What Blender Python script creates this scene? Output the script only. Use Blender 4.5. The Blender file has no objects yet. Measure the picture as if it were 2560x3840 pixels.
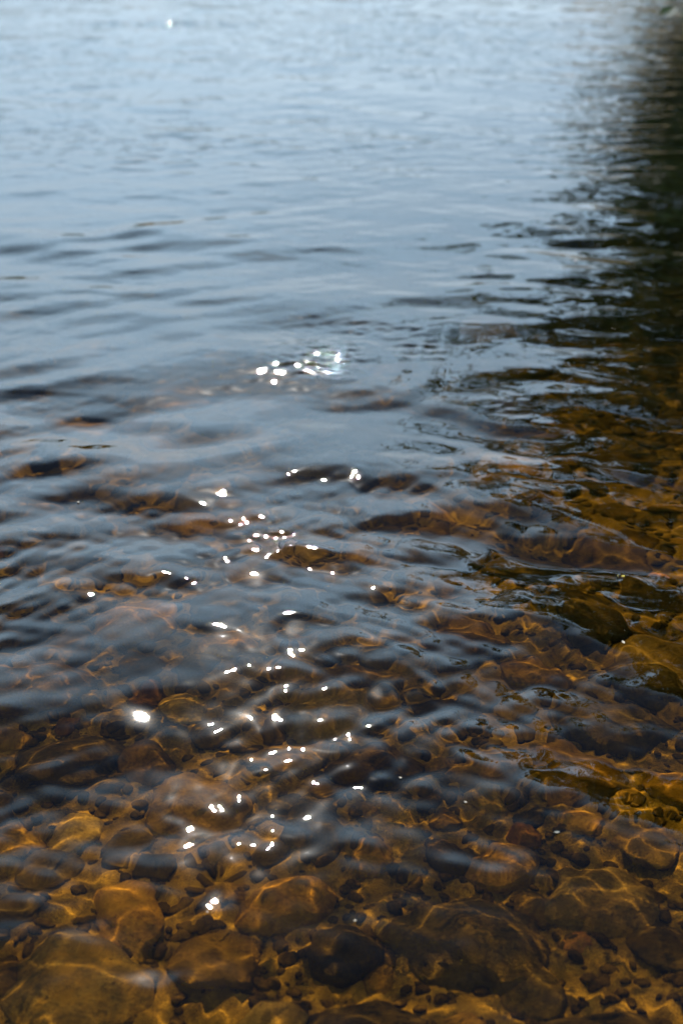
import bpy, bmesh, math, random
import numpy as np
from math import radians as R, sin, cos, pi
random.seed(7); rng = np.random.default_rng(11)
sc = bpy.context.scene
col = sc.collection

# ------------------------------------------------------------------ camera
CAM_H = 1.5
cam = bpy.data.objects.new("camera", bpy.data.cameras.new("camera"))
col.objects.link(cam); sc.camera = cam
cam.location = (0, 0, CAM_H)
cam.rotation_euler = (R(90 - 27.0), 0, 0)
cam.data.sensor_fit = 'VERTICAL'; cam.data.sensor_height = 36; cam.data.sensor_width = 24
cam.data.lens = 50
cam.data.clip_start = 0.05; cam.data.clip_end = 2000
cam.data.dof.use_dof = True
cam.data.dof.focus_distance = 2.75
cam.data.dof.aperture_fstop = 2.8
cam.data.dof.aperture_blades = 0

# ------------------------------------------------------------------ sky and sun
SUN_EL, SUN_AZ = 34.5, -4.5         # azimuth from +Y, negative = to the left of the view
w = bpy.data.worlds.new("World"); sc.world = w; w.use_nodes = True
nt = w.node_tree; bg = nt.nodes["Background"]
sky = nt.nodes.new("ShaderNodeTexSky"); sky.sky_type = 'NISHITA'; sky.sun_disc = False
sky.sun_elevation = R(SUN_EL); sky.sun_rotation = R(SUN_AZ)
sky.air_density = 0.8; sky.dust_density = 0.0; sky.ozone_density = 2.0; sky.altitude = 50
# thin bright cloud low in the sky, thinning out upwards
tc = nt.nodes.new("ShaderNodeTexCoord"); sep = nt.nodes.new("ShaderNodeSeparateXYZ")
nt.links.new(tc.outputs["Generated"], sep.inputs[0])
mp = nt.nodes.new("ShaderNodeMapping"); mp.inputs["Scale"].default_value = (1.6, 1.6, 5.0)
nt.links.new(tc.outputs["Generated"], mp.inputs[0])
cn = nt.nodes.new("ShaderNodeTexNoise"); cn.inputs["Scale"].default_value = 2.0; cn.inputs["Detail"].default_value = 7.0
nt.links.new(mp.outputs[0], cn.inputs["Vector"])
m1 = nt.nodes.new("ShaderNodeMapRange"); m1.interpolation_type = 'SMOOTHSTEP'
for i, v in ((1, .35), (2, .68), (3, .72), (4, 1.0)): m1.inputs[i].default_value = v
nt.links.new(cn.outputs[0], m1.inputs[0])
m2 = nt.nodes.new("ShaderNodeMapRange"); m2.interpolation_type = 'SMOOTHSTEP'
for i, v in ((1, .42), (2, .64), (3, .97), (4, .0)): m2.inputs[i].default_value = v
nt.links.new(sep.outputs["Z"], m2.inputs[0])
mu = nt.nodes.new("ShaderNodeMath"); mu.operation = 'MULTIPLY'
nt.links.new(m1.outputs[0], mu.inputs[0]); nt.links.new(m2.outputs[0], mu.inputs[1])
cm = nt.nodes.new("ShaderNodeMix"); cm.data_type = 'RGBA'
cr = nt.nodes.new("ShaderNodeValToRGB"); cr.color_ramp.interpolation = 'EASE'      # hazy grey at the horizon, clear pale blue above
cr.color_ramp.elements[0].position = .10; cr.color_ramp.elements[0].color = (.38, .472, .55, 1)
cr.color_ramp.elements[1].position = .42; cr.color_ramp.elements[1].color = (.52, .758, .985, 1)
nt.links.new(sep.outputs["Z"], cr.inputs[0])
cv = nt.nodes.new("ShaderNodeVectorMath"); cv.operation = 'SCALE'; cv.inputs[3].default_value = 41.0
nt.links.new(cr.outputs[0], cv.inputs[0]); nt.links.new(cv.outputs[0], cm.inputs[7])
nt.links.new(mu.outputs[0], cm.inputs[0]); nt.links.new(sky.outputs[0], cm.inputs[6])
nt.links.new(cm.outputs[2], bg.inputs[0]); bg.inputs[1].default_value = 0.052
sun = bpy.data.objects.new("sun", bpy.data.lights.new("sun", 'SUN')); col.objects.link(sun)
sun.data.energy = 5.0; sun.data.angle = R(0.53); sun.data.color = (1.0, 0.95, 0.87)
sun.rotation_euler = (R(90 - SUN_EL), 0, R(180 - SUN_AZ))
sun.data.cycles.is_caustics_light = True
sc.view_settings.view_transform = 'Standard'; sc.view_settings.look = 'None'
sc.view_settings.gamma = 1.0; sc.view_settings.exposure = 0.85
cy = sc.cycles
cy.max_bounces = 8; cy.diffuse_bounces = 2; cy.glossy_bounces = 3; cy.transmission_bounces = 4
cy.caustics_reflective = False; cy.caustics_refractive = True
cy.sample_clamp_direct = 0; cy.sample_clamp_indirect = 14
cy.use_denoising = True; cy.use_adaptive_sampling = False

# ------------------------------------------------------------------ helpers
def tag(o, label=None, cat=None, group=None, kind=None):
    if label: o["label"] = label
    if cat: o["category"] = cat
    if group: o["group"] = group
    if kind: o["kind"] = kind
    return o

def mesh_np(name, v, f, mat, parent=None, smooth=True):
    """v (n,3) array, f (m,k) array of one face size -> one mesh object"""
    me = bpy.data.meshes.new(name)
    v = np.asarray(v, dtype=np.float32); f = np.asarray(f, dtype=np.int32)
    me.vertices.add(len(v)); me.vertices.foreach_set("co", v.ravel())
    m, k = f.shape
    me.loops.add(m * k); me.loops.foreach_set("vertex_index", f.ravel())
    me.polygons.add(m)
    me.polygons.foreach_set("loop_start", np.arange(0, m * k, k, dtype=np.int32))
    me.polygons.foreach_set("use_smooth", np.full(m, smooth))
    me.update(calc_edges=True); me.validate()
    me.materials.append(mat)
    o = bpy.data.objects.new(name, me); col.objects.link(o)
    if parent: o.parent = parent
    return o

def grid_faces(nx, ny):
    i = np.arange(nx - 1)[None, :] + (np.arange(ny - 1) * nx)[:, None]
    i = i.ravel()
    return np.stack([i, i + 1, i + 1 + nx, i + nx], 1)

def wav(x, y, specs):
    z = np.zeros_like(x)
    for a, kx, ky, p in specs: z += a * np.sin(kx * x + ky * y + p)
    return z

def spectrum(n, l0, l1, slope, direction, spread, rs):
    """n sine waves of wavelengths l0..l1 whose slopes together have the given rms"""
    out = []
    for i in range(n):
        L = l0 * (l1 / l0) ** ((i + rs.random()) / n); k = 2 * pi / L
        th = direction + rs.normal() * spread
        a = slope / k * math.sqrt(2.0 / n) * (0.6 + 0.8 * rs.random())
        out.append((a, k * sin(th), k * cos(th), rs.random() * 2 * pi))
    return out

def nodes(name):
    m = bpy.data.materials.new(name); m.use_nodes = True
    n = m.node_tree; n.nodes.clear()
    return m, n, n.nodes, n.links

def N(ns, t, **kw):
    n = ns.new(t)
    for k, v in kw.items():
        if k.startswith("i_"): n.inputs[k[2:]].default_value = v
        else: setattr(n, k, v)
    return n

# ------------------------------------------------------------------ materials
def water_material():
    # clear, tea-coloured river water
    m, t, ns, ln = nodes("river_water")
    out = ns.new("ShaderNodeOutputMaterial")
    g = ns.new("ShaderNodeBsdfPrincipled"); g.inputs["IOR"].default_value = 1.333
    g.inputs["Transmission Weight"].default_value = 1.0; g.inputs["Roughness"].default_value = 0.008
    g.inputs["Coat Weight"].default_value = .005; g.inputs["Coat Roughness"].default_value = .16; g.inputs["Coat IOR"].default_value = 1.2   # the finest ripples, too small to model
    g.inputs["Base Color"].default_value = (.92, .575, .10, 1)
    ln.new(g.outputs[0], out.inputs["Surface"])
    return m

def stone_material(name, c1, c2, c3, rough=0.85, scale=14, silt=.75, depth_dark=True):
    m, t, ns, ln = nodes(name)
    out = ns.new("ShaderNodeOutputMaterial"); b = ns.new("ShaderNodeBsdfPrincipled")
    b.inputs["Roughness"].default_value = rough; b.inputs["Specular IOR Level"].default_value = 0.15
    geo = ns.new("ShaderNodeNewGeometry")
    no = N(ns, "ShaderNodeTexNoise", i_Scale=scale, i_Detail=6.0, i_Roughness=0.65)
    n2 = N(ns, "ShaderNodeTexNoise", i_Scale=scale * 9, i_Detail=4.0)
    ln.new(geo.outputs["Position"], no.inputs["Vector"]); ln.new(geo.outputs["Position"], n2.inputs["Vector"])
    r = ns.new("ShaderNodeValToRGB"); r.color_ramp.elements[0].position = 0.36; r.color_ramp.elements[1].position = 0.66
    r.color_ramp.elements[0].color = (*c1, 1); r.color_ramp.elements[1].color = (*c3, 1)
    e = r.color_ramp.elements.new(0.5); e.color = (*c2, 1)
    ln.new(no.outputs[0], r.inputs[0])
    mx = N(ns, "ShaderNodeMix", data_type='RGBA', blend_type='MULTIPLY'); mx.inputs[0].default_value = 0.8
    r2 = ns.new("ShaderNodeValToRGB"); r2.color_ramp.elements[0].position = 0.3; r2.color_ramp.elements[1].position = 0.7
    r2.color_ramp.elements[0].color = (.45, .45, .45, 1); r2.color_ramp.elements[1].color = (1.3, 1.3, 1.3, 1)
    ln.new(n2.outputs[0], r2.inputs[0]); ln.new(r.outputs[0], mx.inputs[6]); ln.new(r2.outputs[0], mx.inputs[7])
    # silt and brown algae lying over the stone in patches
    n3 = N(ns, "ShaderNodeTexNoise", i_Scale=22.0, i_Detail=5.0, i_Roughness=0.7); ln.new(geo.outputs["Position"], n3.inputs["Vector"])
    m3 = N(ns, "ShaderNodeMapRange"); m3.inputs[1].default_value = .42; m3.inputs[2].default_value = .6
    m3.inputs[3].default_value = .1; m3.inputs[4].default_value = silt
    ln.new(n3.outputs[0], m3.inputs[0])
    mxs = N(ns, "ShaderNodeMix", data_type='RGBA'); mxs.inputs[7].default_value = (.125, .086, .030, 1)
    ln.new(m3.outputs[0], mxs.inputs[0]); ln.new(mx.outputs[2], mxs.inputs[6])
    bp = ns.new("ShaderNodeBump"); bp.inputs["Strength"].default_value = .8; bp.inputs["Distance"].default_value = .004
    ln.new(n2.outputs[0], bp.inputs["Height"]); ln.new(bp.outputs[0], b.inputs["Normal"])
    oi = ns.new("ShaderNodeObjectInfo")
    hs = ns.new("ShaderNodeHueSaturation"); mr = N(ns, "ShaderNodeMapRange"); mr.inputs[3].default_value = 0.28; mr.inputs[4].default_value = 1.7
    ln.new(oi.outputs["Random"], mr.inputs[0]); ln.new(mr.outputs[0], hs.inputs["Value"]); hs.inputs["Saturation"].default_value = 1.15
    ln.new(mxs.outputs[2], hs.inputs["Color"]); ln.new(hs.outputs[0], b.inputs["Base Color"])
    if depth_dark:                                     # darker with depth: light absorbed by deep water, put into the colour
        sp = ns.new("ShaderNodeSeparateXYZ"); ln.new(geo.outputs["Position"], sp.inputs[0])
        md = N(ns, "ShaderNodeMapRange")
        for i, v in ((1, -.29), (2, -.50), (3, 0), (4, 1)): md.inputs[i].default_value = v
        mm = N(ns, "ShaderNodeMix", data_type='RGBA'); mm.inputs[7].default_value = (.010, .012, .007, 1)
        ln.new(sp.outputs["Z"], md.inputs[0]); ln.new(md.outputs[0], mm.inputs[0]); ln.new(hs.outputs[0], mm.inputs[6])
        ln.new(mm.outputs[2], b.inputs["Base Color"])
    ln.new(b.outputs[0], out.inputs["Surface"])
    return m

def leaf_material(name, c1, c2):
    m, t, ns, ln = nodes(name)
    out = ns.new("ShaderNodeOutputMaterial"); b = ns.new("ShaderNodeBsdfPrincipled")
    tr = ns.new("ShaderNodeBsdfTranslucent"); ms = ns.new("ShaderNodeMixShader"); ms.inputs[0].default_value = 0.3
    b.inputs["Roughness"].default_value = 0.6
    geo = ns.new("ShaderNodeNewGeometry")
    r = ns.new("ShaderNodeValToRGB"); r.color_ramp.elements[0].color = (*c1, 1); r.color_ramp.elements[1].color = (*c2, 1)
    ln.new(geo.outputs["Random Per Island"], r.inputs[0])
    ln.new(r.outputs[0], b.inputs["Base Color"]); ln.new(r.outputs[0], tr.inputs["Color"])
    ln.new(b.outputs[0], ms.inputs[1]); ln.new(tr.outputs[0], ms.inputs[2]); ln.new(ms.outputs[0], out.inputs["Surface"])
    return m

M_water = water_material()
M_bed = stone_material("silty_gravel", (.018, .013, .006), (.090, .063, .025), (.22, .155, .06), scale=30, depth_dark=True)
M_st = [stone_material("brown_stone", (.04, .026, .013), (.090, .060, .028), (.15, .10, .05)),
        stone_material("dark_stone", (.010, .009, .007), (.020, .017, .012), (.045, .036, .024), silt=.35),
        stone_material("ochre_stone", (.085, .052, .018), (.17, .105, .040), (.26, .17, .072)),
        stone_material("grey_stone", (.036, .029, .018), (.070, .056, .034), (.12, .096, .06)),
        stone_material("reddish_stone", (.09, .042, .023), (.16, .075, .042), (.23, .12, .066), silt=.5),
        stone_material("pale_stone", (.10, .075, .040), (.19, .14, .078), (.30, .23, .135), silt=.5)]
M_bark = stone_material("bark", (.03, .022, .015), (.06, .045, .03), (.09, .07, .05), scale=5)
M_leaf = leaf_material("dark_leaves", (.020, .048, .014), (.06, .105, .035))
M_leaf2 = leaf_material("pale_leaves", (.04, .06, .015), (.10, .13, .04))
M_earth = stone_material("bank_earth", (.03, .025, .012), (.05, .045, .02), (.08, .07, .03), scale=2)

# ------------------------------------------------------------------ riverbed
bed_specs = spectrum(14, .25, 2.2, .10, 0, 1.5, rng)
def bed_z(x, y):
    x = np.asarray(x, float); y = np.asarray(y, float)
    d = 0.29 + 0.05 * np.clip(y - 1.2, 0, None) + 0.011 * np.clip(y - 3.0, 0, None) ** 2
    d = np.minimum(d, 1.6)
    shore = 1.6 + 0.115 * y                      # the right bank's waterline
    t = np.clip((shore - x) / (1.3 - .9 * np.clip((y - 3.5) / 2, 0, 1)), 0, 1)
    d = d * t * t * (3 - 2 * t)
    up = np.clip(x - shore, 0, None)
    far = np.clip(y - 36 - 0.1 * x, 0, None)
    z = -d + np.minimum(up * 0.55, 0.9 + up * 0.06) + np.where(far > 0, 1.6 * np.clip(far / 2.0, 0, 1) + np.minimum(far * .25, 2.5), 0)
    z = z + 0.25 * wav(x, y, bed_specs) * np.clip(d / .1, 0.3, 1)
    return z
def axis(parts):
    out = []
    for a, b, n in parts: out.append(np.linspace(a, b, n, endpoint=False))
    return np.concatenate(out + [[parts[-1][1]]])
gx = axis([(-600, -40, 12), (-40, -6, 40), (-6, -1.6, 60), (-1.6, 1.8, 240), (1.8, 8, 100), (8, 40, 50), (40, 600, 12)])
gy = axis([(-600, -6, 12), (-6, .8, 20), (.8, 5, 280), (5, 14, 120), (14, 34, 40), (34, 46, 40), (46, 200, 30), (200, 900, 8)])
X, Y = np.meshgrid(gx, gy)
Z = bed_z(X, Y)
near = np.exp(-((Y - 2.8) / 2.5) ** 2)
Z += near * 0.006 * wav(X, Y, [(1, random.uniform(60, 160) * random.choice((-1, 1)), random.uniform(60, 160), random.random() * 6) for _ in range(5)]) / 2
bed = mesh_np("riverbed", np.stack([X, Y, Z], -1).reshape(-1, 3), grid_faces(len(gx), len(gy)), M_bed)
tag(bed, kind="structure")

# ------------------------------------------------------------------ stones
def ico(sub):
    bm = bmesh.new(); bmesh.ops.create_icosphere(bm, subdivisions=sub, radius=1.0)
    v = np.array([p.co[:] for p in bm.verts]); f = np.array([[q.index for q in p.verts] for p in bm.faces]); bm.free()
    return v, f
ICO3, ICO2 = ico(4), ico(2)
def stone_verts(base, sx, sy, sz, rough, rs):
    v = base.copy()
    r = np.ones(len(v))
    for k in range(7):                                     # worn facets
        n = rs.normal(size=3); n /= np.linalg.norm(n)
        c = 0.62 + 0.33 * rs.random(); d = v @ n
        r = np.minimum(r, np.where(d > 0.05, c / np.maximum(d, .05), 9))
    r = 0.62 * r + 0.38
    for k in range(10):
        q = rs.normal(size=3) * (1.3 + k * .7); r += rough / (1 + k * .6) * np.sin(v @ q + rs.random() * 6)
    if len(v) > 500:
        for k in range(14):                                # chips and pits
            q = rs.normal(size=3) * (6 + k); r += .007 * np.sin(v @ q + rs.random() * 6)
    v = v * r[:, None] * np.array([sx, sy, sz])
    a = rs.random() * 2 * pi; tx = rs.normal() * .18
    ca, sa = cos(a), sin(a); Rz = np.array([[ca, -sa, 0], [sa, ca, 0], [0, 0, 1]])
    Rx = np.array([[1, 0, 0], [0, cos(tx), -sin(tx)], [0, sin(tx), cos(tx)]])
    return v @ Rz.T @ Rx.T

placed = []                                                # (x, y, r)
def fits(x, y, r, k):
    for a, b, c in placed:
        if (a - x) ** 2 + (b - y) ** 2 < ((r + c) * k) ** 2: return False
    return True
def add_stone(name, x, y, r, flat, mat, label, group=None, asp=1.25, sink=.5):
    v = stone_verts(ICO3[0], r * asp ** .5, r / asp ** .5, r * flat, 0.09, rng)
    o = mesh_np(name, v, ICO3[1], mat)
    o.location = (x, y, float(bed_z(x, y)) + r * flat * (1 - 2 * sink) * .9)
    tag(o, label, "stone", group)
    placed.append((x, y, r)); return o

HEROES = [   # x, y, radius, flatness, material, label
    (0.335, 2.02, .034, .75, 4, "round reddish brown stone under the water, redder than its neighbours"),
    (0.005, 1.735, .058, .70, 1, "smooth dark round cobble under the water near the bottom of the view"),
    (-.20, 1.72, .075, .50, 0, "oval brown cobble under the water beside the dark round cobble"),
    (0.45, 1.86, .10, .35, 5, "broad pale tan slab lying under the water, largest pale stone at lower right"),
    (0.13, 3.75, .16, .40, 5, "large pale boulder far out under the blue water near the middle"),
    (-.46, 2.75, .085, .50, 2, "ochre oval stone with bright edge under the water at left"),
    (0.42, 2.55, .075, .50, 2, "yellow ochre wedge shaped stone under the shallow water"),
    (0.52, 3.35, .04, .70, 4, "small orange stone alone under the blue water"),
]
for x, y, r, fl, mi, lb in HEROES:
    add_stone("river_stone", x, y, r, fl, M_st[mi], lb)
COLOURS = ["brown", "blackish", "ochre", "grey", "reddish", "pale tan"]
LANDMARKS = ["the round red-brown stone", "the smooth dark round cobble", "the oval brown cobble", "the broad pale slab",
             "the large pale boulder", "the ochre oval stone", "the yellow ochre wedge stone", "the small orange stone"]
def stone_label(x, y, r, flat, asp, mi):
    d = [math.hypot(x - h[0], y - h[1]) for h in HEROES]; k = int(np.argmin(d)); h = HEROES[k]
    dx, dy = x - h[0], y - h[1]
    side = ("right of" if dx > 0 else "left of") if abs(dx) > abs(dy) else ("beyond" if dy > 0 else "this side of")
    nearw = "just " if d[k] < .25 else ("" if d[k] < .5 else "well ")
    size = "big" if r > .085 else "medium" if r > .058 else "small" if r > .036 else "tiny"
    shape = ("long " if asp > 1.45 else "oval " if asp > 1.2 else "round ") + ("flat" if flat < .47 else "domed")
    lb = "%s %s %s stone %s%s %s" % (size, shape, COLOURS[mi], nearw, side, LANDMARKS[k])
    return lb
n_st = len(HEROES); tries = 0
sizes = [.13] * 16 + [.095] * 34 + [.065] * 70 + [.042] * 100 + [.028] * 70
for r0 in sizes:
    for _ in range(60):
        y = 1.25 + 3.6 * random.random() ** 1.25
        x = random.uniform(-1, 1) * (0.12 + 0.255 * y)
        r = r0 * random.uniform(.8, 1.2)
        if fits(x, y, r, .82):
            mi = random.choices(range(6), (5, 4, 3, 2, 1, 1))[0]
            fl, asp = random.uniform(.35, .6), random.uniform(1, 1.7)
            add_stone("river_stone", x, y, r, fl, M_st[mi], stone_label(x, y, r, fl, asp, mi), COLOURS[mi] + " river stones", asp=asp)
            n_st += 1; break
same = {}
for o in sc.objects:
    if o.get("category") == "stone": same.setdefault(o["label"], []).append(o)
for lb, os_ in same.items():
    os_.sort(key=lambda o: o.location.y)
    if len(os_) == 2:
        os_[0]["label"] = "nearer " + lb; os_[1]["label"] = "farther " + lb
    elif len(os_) > 2:
        for o, wd in zip(os_, ("nearest", "second nearest", "third nearest", "fourth nearest")): o["label"] = wd + " " + lb
# smaller pebbles and the farther stones, past counting
VV, FF, off = [], [], 0
def put(x, y, r):
    global off
    v = stone_verts(ICO2[0], r * random.uniform(1, 1.4), r, r * random.uniform(.5, .8), .06, rng)
    v += np.array([x, y, float(bed_z(x, y)) + r * .15]); VV.append(v); FF.append(ICO2[1] + off); off += len(v)
for _ in range(9000):
    y = 1.1 + 4.4 * random.random() ** 1.2; x = random.uniform(-1, 1) * (0.35 + 0.30 * y)
    put(x, y, random.uniform(.004, .014))
for _ in range(700):
    y = random.uniform(1.0, 6); x = random.uniform(-1, 1) * (0.5 + 0.36 * y)
    r = random.uniform(.03, .08)
    if fits(x, y, r, .9): put(x, y, r); placed.append((x, y, r))
peb = mesh_np("pebbles", np.concatenate(VV), np.concatenate(FF), M_st[0])
tag(peb, "small brown pebbles strewn between the cobbles on the riverbed", "pebbles", kind="stuff")

# ------------------------------------------------------------------ water surface
rs = np.random.default_rng(5)
SP_long = spectrum(14, .35, 1.3, .036, .10, .35, rs)
SP_mid = spectrum(30, .12, .42, .060, .12, .42, rs)
SP_chop = spectrum(30, .09, .16, .20, .1, .9, rs)
SP_rough = spectrum(30, .028, .07, .25, .1, 1.0, rs)
SP_short = spectrum(50, .038, .12, .063, .10, 1.0, rs)
SP_far = spectrum(90, .04, .15, .052, 0.0, .45, rs)
def smooth(t): t = np.clip(t, 0, 1); return t * t * (3 - 2 * t)
def ring(x, y, cx, cy, lam, slope, r0, width):
    r = np.hypot(x - cx, y - cy); k = 2 * pi / lam
    return slope / k * np.sin(k * (r - r0)) * np.exp(-((r - r0) / width) ** 2)
def water_z(x, y):
    y0 = y; y = y + .55 * smooth((y - .8) / 3) * (np.hypot(x - .2, y - .2) - (y - .2))    # crests bow outwards
    wx = x + .05 * np.sin(2.1 * y + 1.3 * x) + .02 * np.sin(7 * y - 4 * x + 1)
    wy = y + .05 * np.sin(1.7 * x - 1.1 * y + 2) + .018 * np.sin(6 * x + 5 * y)
    m1 = .75 + .45 * np.sin(2.3 * x + 1.1 * y + .7) * np.sin(1.9 * y - 1.3 * x)
    m2 = .8 + .5 * np.sin(5.1 * x - 2.7 * y) * np.sin(3.3 * y + 2.2 * x + 1)
    far = smooth((y0 - 3.2) / 4)
    lane = .85 + .55 * np.sin(.9 * x + 1.7 * y0) * np.sin(.45 * y0 - 1.2 * x + 1) + .2 * np.sin(3.1 * y0 + .6 * x)
    z = wav(wx, wy, SP_long) * (1 - .6 * far)
    z += m1 * wav(wx, wy, SP_mid) * (1 - .5 * far) * (.75 + .25 * smooth((y0 - 1.7) / 1.0))
    z += m2 * wav(wx, wy, SP_short) * (1 - .7 * smooth((y0 - 2.1) / 1.5)) * (.66 + .34 * smooth((y0 - 1.8) / .9))
    z += wav(x, y0, SP_far) * far * lane * (1 - .65 * np.exp(-((x + .38) / .35) ** 2 - ((y0 - 6.7) / .7) ** 2))
    z += wav(x, y0, SP_chop) * (1.0 * np.exp(-((x + 1.25) / .55) ** 2 - ((y0 - 10.6) / .2) ** 2) + 1.0 * np.exp(-((x + 1.45) / .08) ** 2 - ((y0 - 8.15) / .1) ** 2))
    z += ring(wx, y0 + .04 * np.sin(6 * x), .02, 3.9, .10, .055, .28, .14) * smooth((x + .2) / .3)
    for cx_, cy_, rx, ry, am in ((-.06, 3.95, .12, .13, 1.0), (.24, 4.02, .06, .08, .9), (.16, 4.2, .35, .12, .35), (.50, 4.75, .05, .1, .7), (.46, 3.6, .06, .1, .7)):
        z += am * wav(x, y0, SP_rough) * np.exp(-((x - cx_) / rx) ** 2 - ((y0 - cy_) / ry) ** 2)
    z += ring(x, y0, .13, 2.75, .014, .06, .05, .04)
    # near-flat patches added to the waves, tilted to flash sun glints at the camera
    S = np.array([sin(R(SUN_AZ)) * cos(R(SUN_EL)), cos(R(SUN_AZ)) * cos(R(SUN_EL)), sin(R(SUN_EL))])
    for cx_, cy_, rx, ry, wt in GLINT_PATCHES:
        v = np.array([-cx_, -cy_, CAM_H]); v /= np.linalg.norm(v); hn = v + S
        px_ = -hn[0] / hn[2]; py_ = -hn[1] / hn[2]
        g_ = wt * np.exp(-(((x - cx_) / rx) ** 2 + ((y0 - cy_) / ry) ** 2) ** 1.8)
        z = z * (1 - g_) + g_ * (px_ * (x - cx_) + py_ * (y0 - cy_))
    return z
GLINT_PATCHES = [(-.37, 2.13, .055, .06, .93), (-.27, 1.50, .035, .03, .85), (.07, 2.20, .03, .04, .9), (-.10, 2.42, .035, .05, .9), (-.18, 2.66, .06, .08, .8), (-.19, 1.66, .03, .04, .8)]
wxs = axis([(-600, -60, 10), (-60, -12, 50), (-12, -3.2, 190), (-3.2, -1.5, 130), (-1.5, 1.5, 440), (1.5, 3.4, 140), (3.4, 12, 150), (12, 60, 40), (60, 600, 10)])
wys = axis([(-600, -6, 10), (-6, .9, 60), (.9, 3.2, 380), (3.2, 5, 220), (5, 8, 300), (8, 13, 400), (13, 20, 160), (20, 40, 160), (40, 60, 10)])
X, Y = np.meshgrid(wxs, wys)
fade = smooth((X + 40) / 30) * smooth((40 - X) / 30) * smooth((Y + 3) / 3)
Z = water_z(X, Y) * fade
water = mesh_np("water", np.stack([X, Y, Z], -1).reshape(-1, 3), grid_faces(len(wxs), len(wys)), M_water)
tag(water, kind="structure")
water.cycles.is_caustics_caster = True

# ------------------------------------------------------------------ bits afloat and pale pebbles
def plain(name, c, rough):
    m, t, ns, ln = nodes(name); out = ns.new("ShaderNodeOutputMaterial"); b = ns.new("ShaderNodeBsdfPrincipled")
    no = N(ns, "ShaderNodeTexNoise", i_Scale=300.0, i_Detail=3.0); r = ns.new("ShaderNodeValToRGB")
    r.color_ramp.elements[0].position = .3; r.color_ramp.elements[0].color = (*[q * .6 for q in c], 1)
    r.color_ramp.elements[1].position = .7; r.color_ramp.elements[1].color = (*c, 1)
    ln.new(no.outputs[0], r.inputs[0]); ln.new(r.outputs[0], b.inputs["Base Color"])
    b.inputs["Roughness"].default_value = rough; ln.new(b.outputs[0], out.inputs["Surface"]); return m
M_seed = plain("seed_fluff", (.42, .38, .30), .8)
def surf(x, y): return float(water_z(np.array([float(x)]), np.array([float(y)]))[0])
def flake(name, x, y, L, W, label, cat, group):
    # a curled scrap of leaf or husk, thin but solid, lying on the water
    n = 9; V, F = [], []
    for side in (1, -1):
        for i in range(n):
            t = i / (n - 1); ww = W * sin(pi * min(max(t, .04), .96)) ** .7
            for j in (-1, 0, 1):
                V.append((L * (t - .5), j * ww * .5, .0012 + .25 * abs(j) * ww + .12 * L * (t - .5) ** 2 * 4 + side * .0003))
    m_ = n * 3
    for sd in (0, 1):
        for i in range(n - 1):
            for j in range(2):
                q = [sd * m_ + i * 3 + j, sd * m_ + (i + 1) * 3 + j, sd * m_ + (i + 1) * 3 + j + 1, sd * m_ + i * 3 + j + 1]
                F.append(q if sd == 0 else q[::-1])
    for i in range(n - 1):
        for j in (0, 2):
            F.append([i * 3 + j, m_ + i * 3 + j, m_ + (i + 1) * 3 + j, (i + 1) * 3 + j])
    o = mesh_np(name, V, F, M_seed); o.location = (x, y, surf(x, y)); o.rotation_euler = (0, 0, random.random() * 6)
    tag(o, label, cat, group); return o
FL = [(.552, 2.37, .011, .006, "largest pale scrap floating at the right edge, above the ochre wedge stone"),
      (.83, 4.9, .016, .009, "pale scrap floating far out by the dark reflection of the trees"),
      (.10, 1.95, .005, .003, "tiny pale speck floating this side of the sun glitter"),
      (.345, 1.80, .009, .005, "pale oval scrap floating over the broad pale slab"),
      (-.20, 1.62, .004, .0025, "tiny speck floating over the oval brown cobble"),
      (.205, 1.88, .005, .003, "small pale speck floating just left of the red-brown stone"),
      (.02, 1.60, .004, .003, "tiny speck floating over the dark round cobble"),
      (-.62, 3.0, .006, .004, "small speck floating far left in the blue water")]
for f_ in FL: flake("floating_scrap", f_[0], f_[1], f_[2], f_[3], f_[4], "leaf scrap", "scraps floating on the water")
v, f = ico(3)
for i, (x, y, r) in enumerate([(.60, 2.66, .008), (.50, 1.46, .004)]):
    vv = v * np.array([r, r, r * .55]); vv[:, 2] = np.maximum(vv[:, 2], -.0005)
    o = mesh_np("bubble", vv, f, M_water); o.location = (x, y, surf(x, y) + .0008)
    tag(o, ["clear air bubble riding on the water at the right edge", "tiny clear bubble on the water at the lower right"][i], "bubble", "bubbles on the water")

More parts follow.
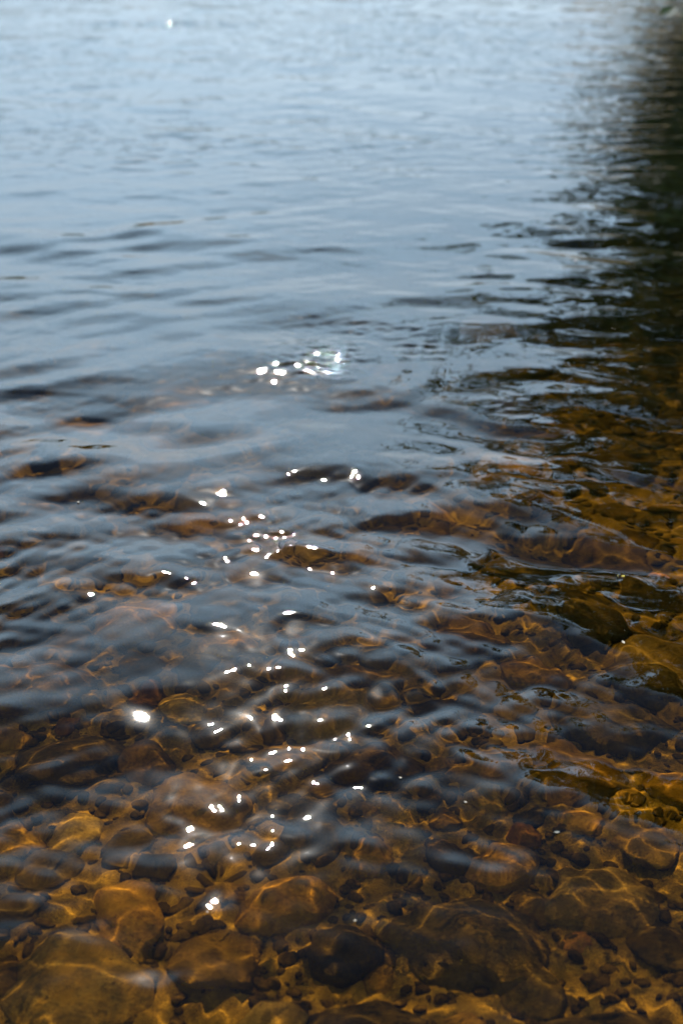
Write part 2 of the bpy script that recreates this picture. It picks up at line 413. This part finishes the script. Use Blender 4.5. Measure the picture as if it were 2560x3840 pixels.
# ------------------------------------------------------------------ trees
def tube(path, radii, n=8):
    V, F = [], []
    for i, (p, r) in enumerate(zip(path, radii)):
        d = np.array(path[min(i + 1, len(path) - 1)]) - np.array(path[max(i - 1, 0)]); d = d / (np.linalg.norm(d) + 1e-9)
        a = np.cross(d, (0.3, 1, .1)); a /= np.linalg.norm(a); b = np.cross(d, a)
        for j in range(n):
            t = 2 * pi * j / n; V.append(np.array(p) + r * (cos(t) * a + sin(t) * b))
    for i in range(len(path) - 1):
        for j in range(n):
            F.append([i * n + j, i * n + (j + 1) % n, (i + 1) * n + (j + 1) % n, (i + 1) * n + j])
    return np.array(V), np.array(F)
def tree(name, label, x, y, h, rad, lean, leaf, seed, low=.25, n_limb=16, leaves=14000, size=.07, group=None):
    g = np.random.default_rng(seed)
    root = bpy.data.objects.new(name, None); col.objects.link(root)
    z0 = max(float(bed_z(x, y)), 0) - .05; root.location = (x, y, z0)
    tag(root, label, "tree", group)
    P, Fa, o_ = [], [], 0
    tr = [np.array([lean[0] * t ** 1.5, lean[1] * t ** 1.5, h * .8 * t]) + (g.normal(size=3) * .06 * h * .1) for t in np.linspace(0, 1, 9)]
    tr[0] = np.zeros(3)
    v, f = tube(tr, [h * .03 * (1 - .85 * t) for t in np.linspace(0, 1, 9)]); P.append(v); Fa.append(f); o_ += len(v)
    tips = []
    for k in range(n_limb):
        t = low + (1 - low) * (k + g.random()) / n_limb; i = t * 8; b = tr[int(min(i, 7))] * (1 - i % 1) + tr[int(min(i, 7)) + 1] * (i % 1)
        an = k * 2.4 + g.random(); L = rad * (1.1 - .45 * abs(t - .5)) * (.75 + .5 * g.random())
        e = b + np.array([cos(an) * L, sin(an) * L, L * (.35 - .3 * g.random())])
        path = [b + (e - b) * s + np.array([0, 0, .12 * L * sin(pi * s)]) for s in np.linspace(0, 1, 5)]
        v, f = tube(path, [h * .009 * (1 - .8 * s) + .004 for s in np.linspace(0, 1, 5)], 5); P.append(v); Fa.append(f + o_); o_ += len(v)
        for s in (.45, .62, .8, .95, 1.05):
            tips.append((b + (e - b) * s + g.normal(size=3) * .12 * rad, rad * (.16 + .18 * g.random())))
    tips.append((tr[-1], rad * .3))
    mesh_np("trunk", np.concatenate(P), np.concatenate(Fa), M_bark, root)
    c = np.array([q[0] for q in tips]); cr = np.array([q[1] for q in tips])
    idx = g.integers(0, len(tips), leaves)
    d = g.normal(size=(leaves, 3)); d /= np.linalg.norm(d, axis=1)[:, None]
    pos = c[idx] + d * (cr[idx] * g.random(leaves) ** .45)[:, None] * np.array([1.15, 1.15, .7])
    a = g.normal(size=(leaves, 3)); a /= np.linalg.norm(a, axis=1)[:, None]
    b = np.cross(a, g.normal(size=(leaves, 3))); b /= np.linalg.norm(b, axis=1)[:, None]
    s = size * (.6 + .8 * g.random(leaves))[:, None]
    V = np.stack([pos - a * s, pos - b * s * .45, pos + a * s, pos + b * s * .45], 1).reshape(-1, 3)
    F = np.arange(leaves * 4).reshape(-1, 4)
    mesh_np("crown", V, F, leaf, root, smooth=False)
    return root
tree("alder_tree", "dense dark green tree leaning far out over the water from the right bank", 3.5, 8.6, 2.9, 1.6, (-1.3, -.6), M_leaf, 3, low=.15, n_limb=22, leaves=16000, size=.05)
tree("alder_tree", "low dark tree nearest the camera on the right bank", 3.8, 6.0, 3.4, 1.25, (-.35, -.1), M_leaf, 8, leaves=11000)
tree("oak_tree", "tall dark tree set back on the right bank behind the leaning one", 5.7, 11.5, 4.8, 2.3, (-.9, 0), M_leaf, 12, low=.1, leaves=20000, size=.10)
tree("willow_tree", "pale green tree on the right bank beyond the leaning dark one", 5.4, 15.5, 6.4, 2.4, (-.6, 0), M_leaf2, 4, low=.05, leaves=18000, size=.09)
tree("oak_tree", "broad tall tree farthest along the right bank", 8.5, 22.0, 11.0, 3.6, (-.8, 0), M_leaf, 9, low=.05, leaves=24000, size=.12)
def bush(name, label, x, y, r, h, leaf, seed, n=13000, size=.06):
    g = np.random.default_rng(seed)
    root = bpy.data.objects.new(name, None); col.objects.link(root)
    root.location = (x, y, float(bed_z(x, y)) - .03); tag(root, label, "bush", "bushes along the right bank")
    P, Fa, o_, tips = [], [], 0, []
    for k in range(12):
        an = g.random() * 6.28; L = r * g.random() ** .5; e = np.array([cos(an) * L, sin(an) * L, h * (.45 + .5 * g.random())])
        path = [e * np.array([s ** .7, s ** .7, s]) for s in np.linspace(0, 1, 5)]
        v, f = tube(path, [.022 * (1 - .7 * s) for s in np.linspace(0, 1, 5)], 5); P.append(v); Fa.append(f + o_); o_ += len(v)
        for s in (.35, .6, .8, 1): tips.append((e * s, r * (.22 + .16 * g.random())))
    mesh_np("stems", np.concatenate(P), np.concatenate(Fa), M_bark, root)
    c = np.array([q[0] for q in tips]); cr = np.array([q[1] for q in tips]); idx = g.integers(0, len(tips), n)
    d = g.normal(size=(n, 3)); d /= np.linalg.norm(d, axis=1)[:, None]
    pos = c[idx] + d * (cr[idx] * g.random(n) ** .45)[:, None]; pos[:, 2] = np.maximum(pos[:, 2], .03)
    a = g.normal(size=(n, 3)); a /= np.linalg.norm(a, axis=1)[:, None]
    b = np.cross(a, d); b /= np.linalg.norm(b, axis=1)[:, None]; s = size * (.6 + .8 * g.random(n))[:, None]
    V = np.stack([pos - a * s, pos - b * s * .45, pos + a * s, pos + b * s * .45], 1).reshape(-1, 3)
    mesh_np("foliage", V, np.arange(n * 4).reshape(-1, 4), leaf, root, smooth=False)
BL = ["bush hanging over the waterline just outside the upper right corner", "rounded dark bush behind the upper right corner of the water",
      "third bush along the right bank, beside the pale willow", "large bush under the farthest tree on the right bank", "low bush between the two nearest bank trees"]
for i, (x, y, r, h) in enumerate([(3.4, 12.8, .9, 2.4), (3.9, 14.6, 1.1, 2.8), (4.8, 18.0, 1.2, 2.6), (6.6, 24, 1.8, 3.2), (3.0, 9.2, .7, 1.2)]):
    bush("willow_bush", BL[i], x, y, r, h, M_leaf2 if i == 2 else M_leaf, 40 + i, size=.05 + .006 * i)

# the wood on the far bank, one mass
g = np.random.default_rng(21); n = 60000
cx = g.uniform(-60, 60, 260); cyy = 40 + g.uniform(0, 7, 260) + .1 * cx; ch = g.uniform(.8, 2.0, 260)
idx = g.integers(0, 260, n); d = g.normal(size=(n, 3)); d /= np.linalg.norm(d, axis=1)[:, None]
pos = np.stack([cx[idx], cyy[idx], 1.0 + ch[idx] * .5], 1) + d * (ch[idx] * g.random(n) ** .4)[:, None] * np.array([1.1, 1.1, .75])
a = g.normal(size=(n, 3)); a /= np.linalg.norm(a, axis=1)[:, None]; b = np.cross(a, d); s = .22
V = np.stack([pos - a * s, pos - b * s * .6, pos + a * s, pos + b * s * .6], 1).reshape(-1, 3)
tag(mesh_np("far_woods", V, np.arange(n * 4).reshape(-1, 4), M_leaf, smooth=False), "low green wood along the far bank", "woods", kind="stuff")

for o in sc.objects:
    if o.type == 'MESH' and o.name.split('.')[0] in ("riverbed", "river_stone", "pebbles"): o.cycles.is_caustics_receiver = True
print("stones", n_st)
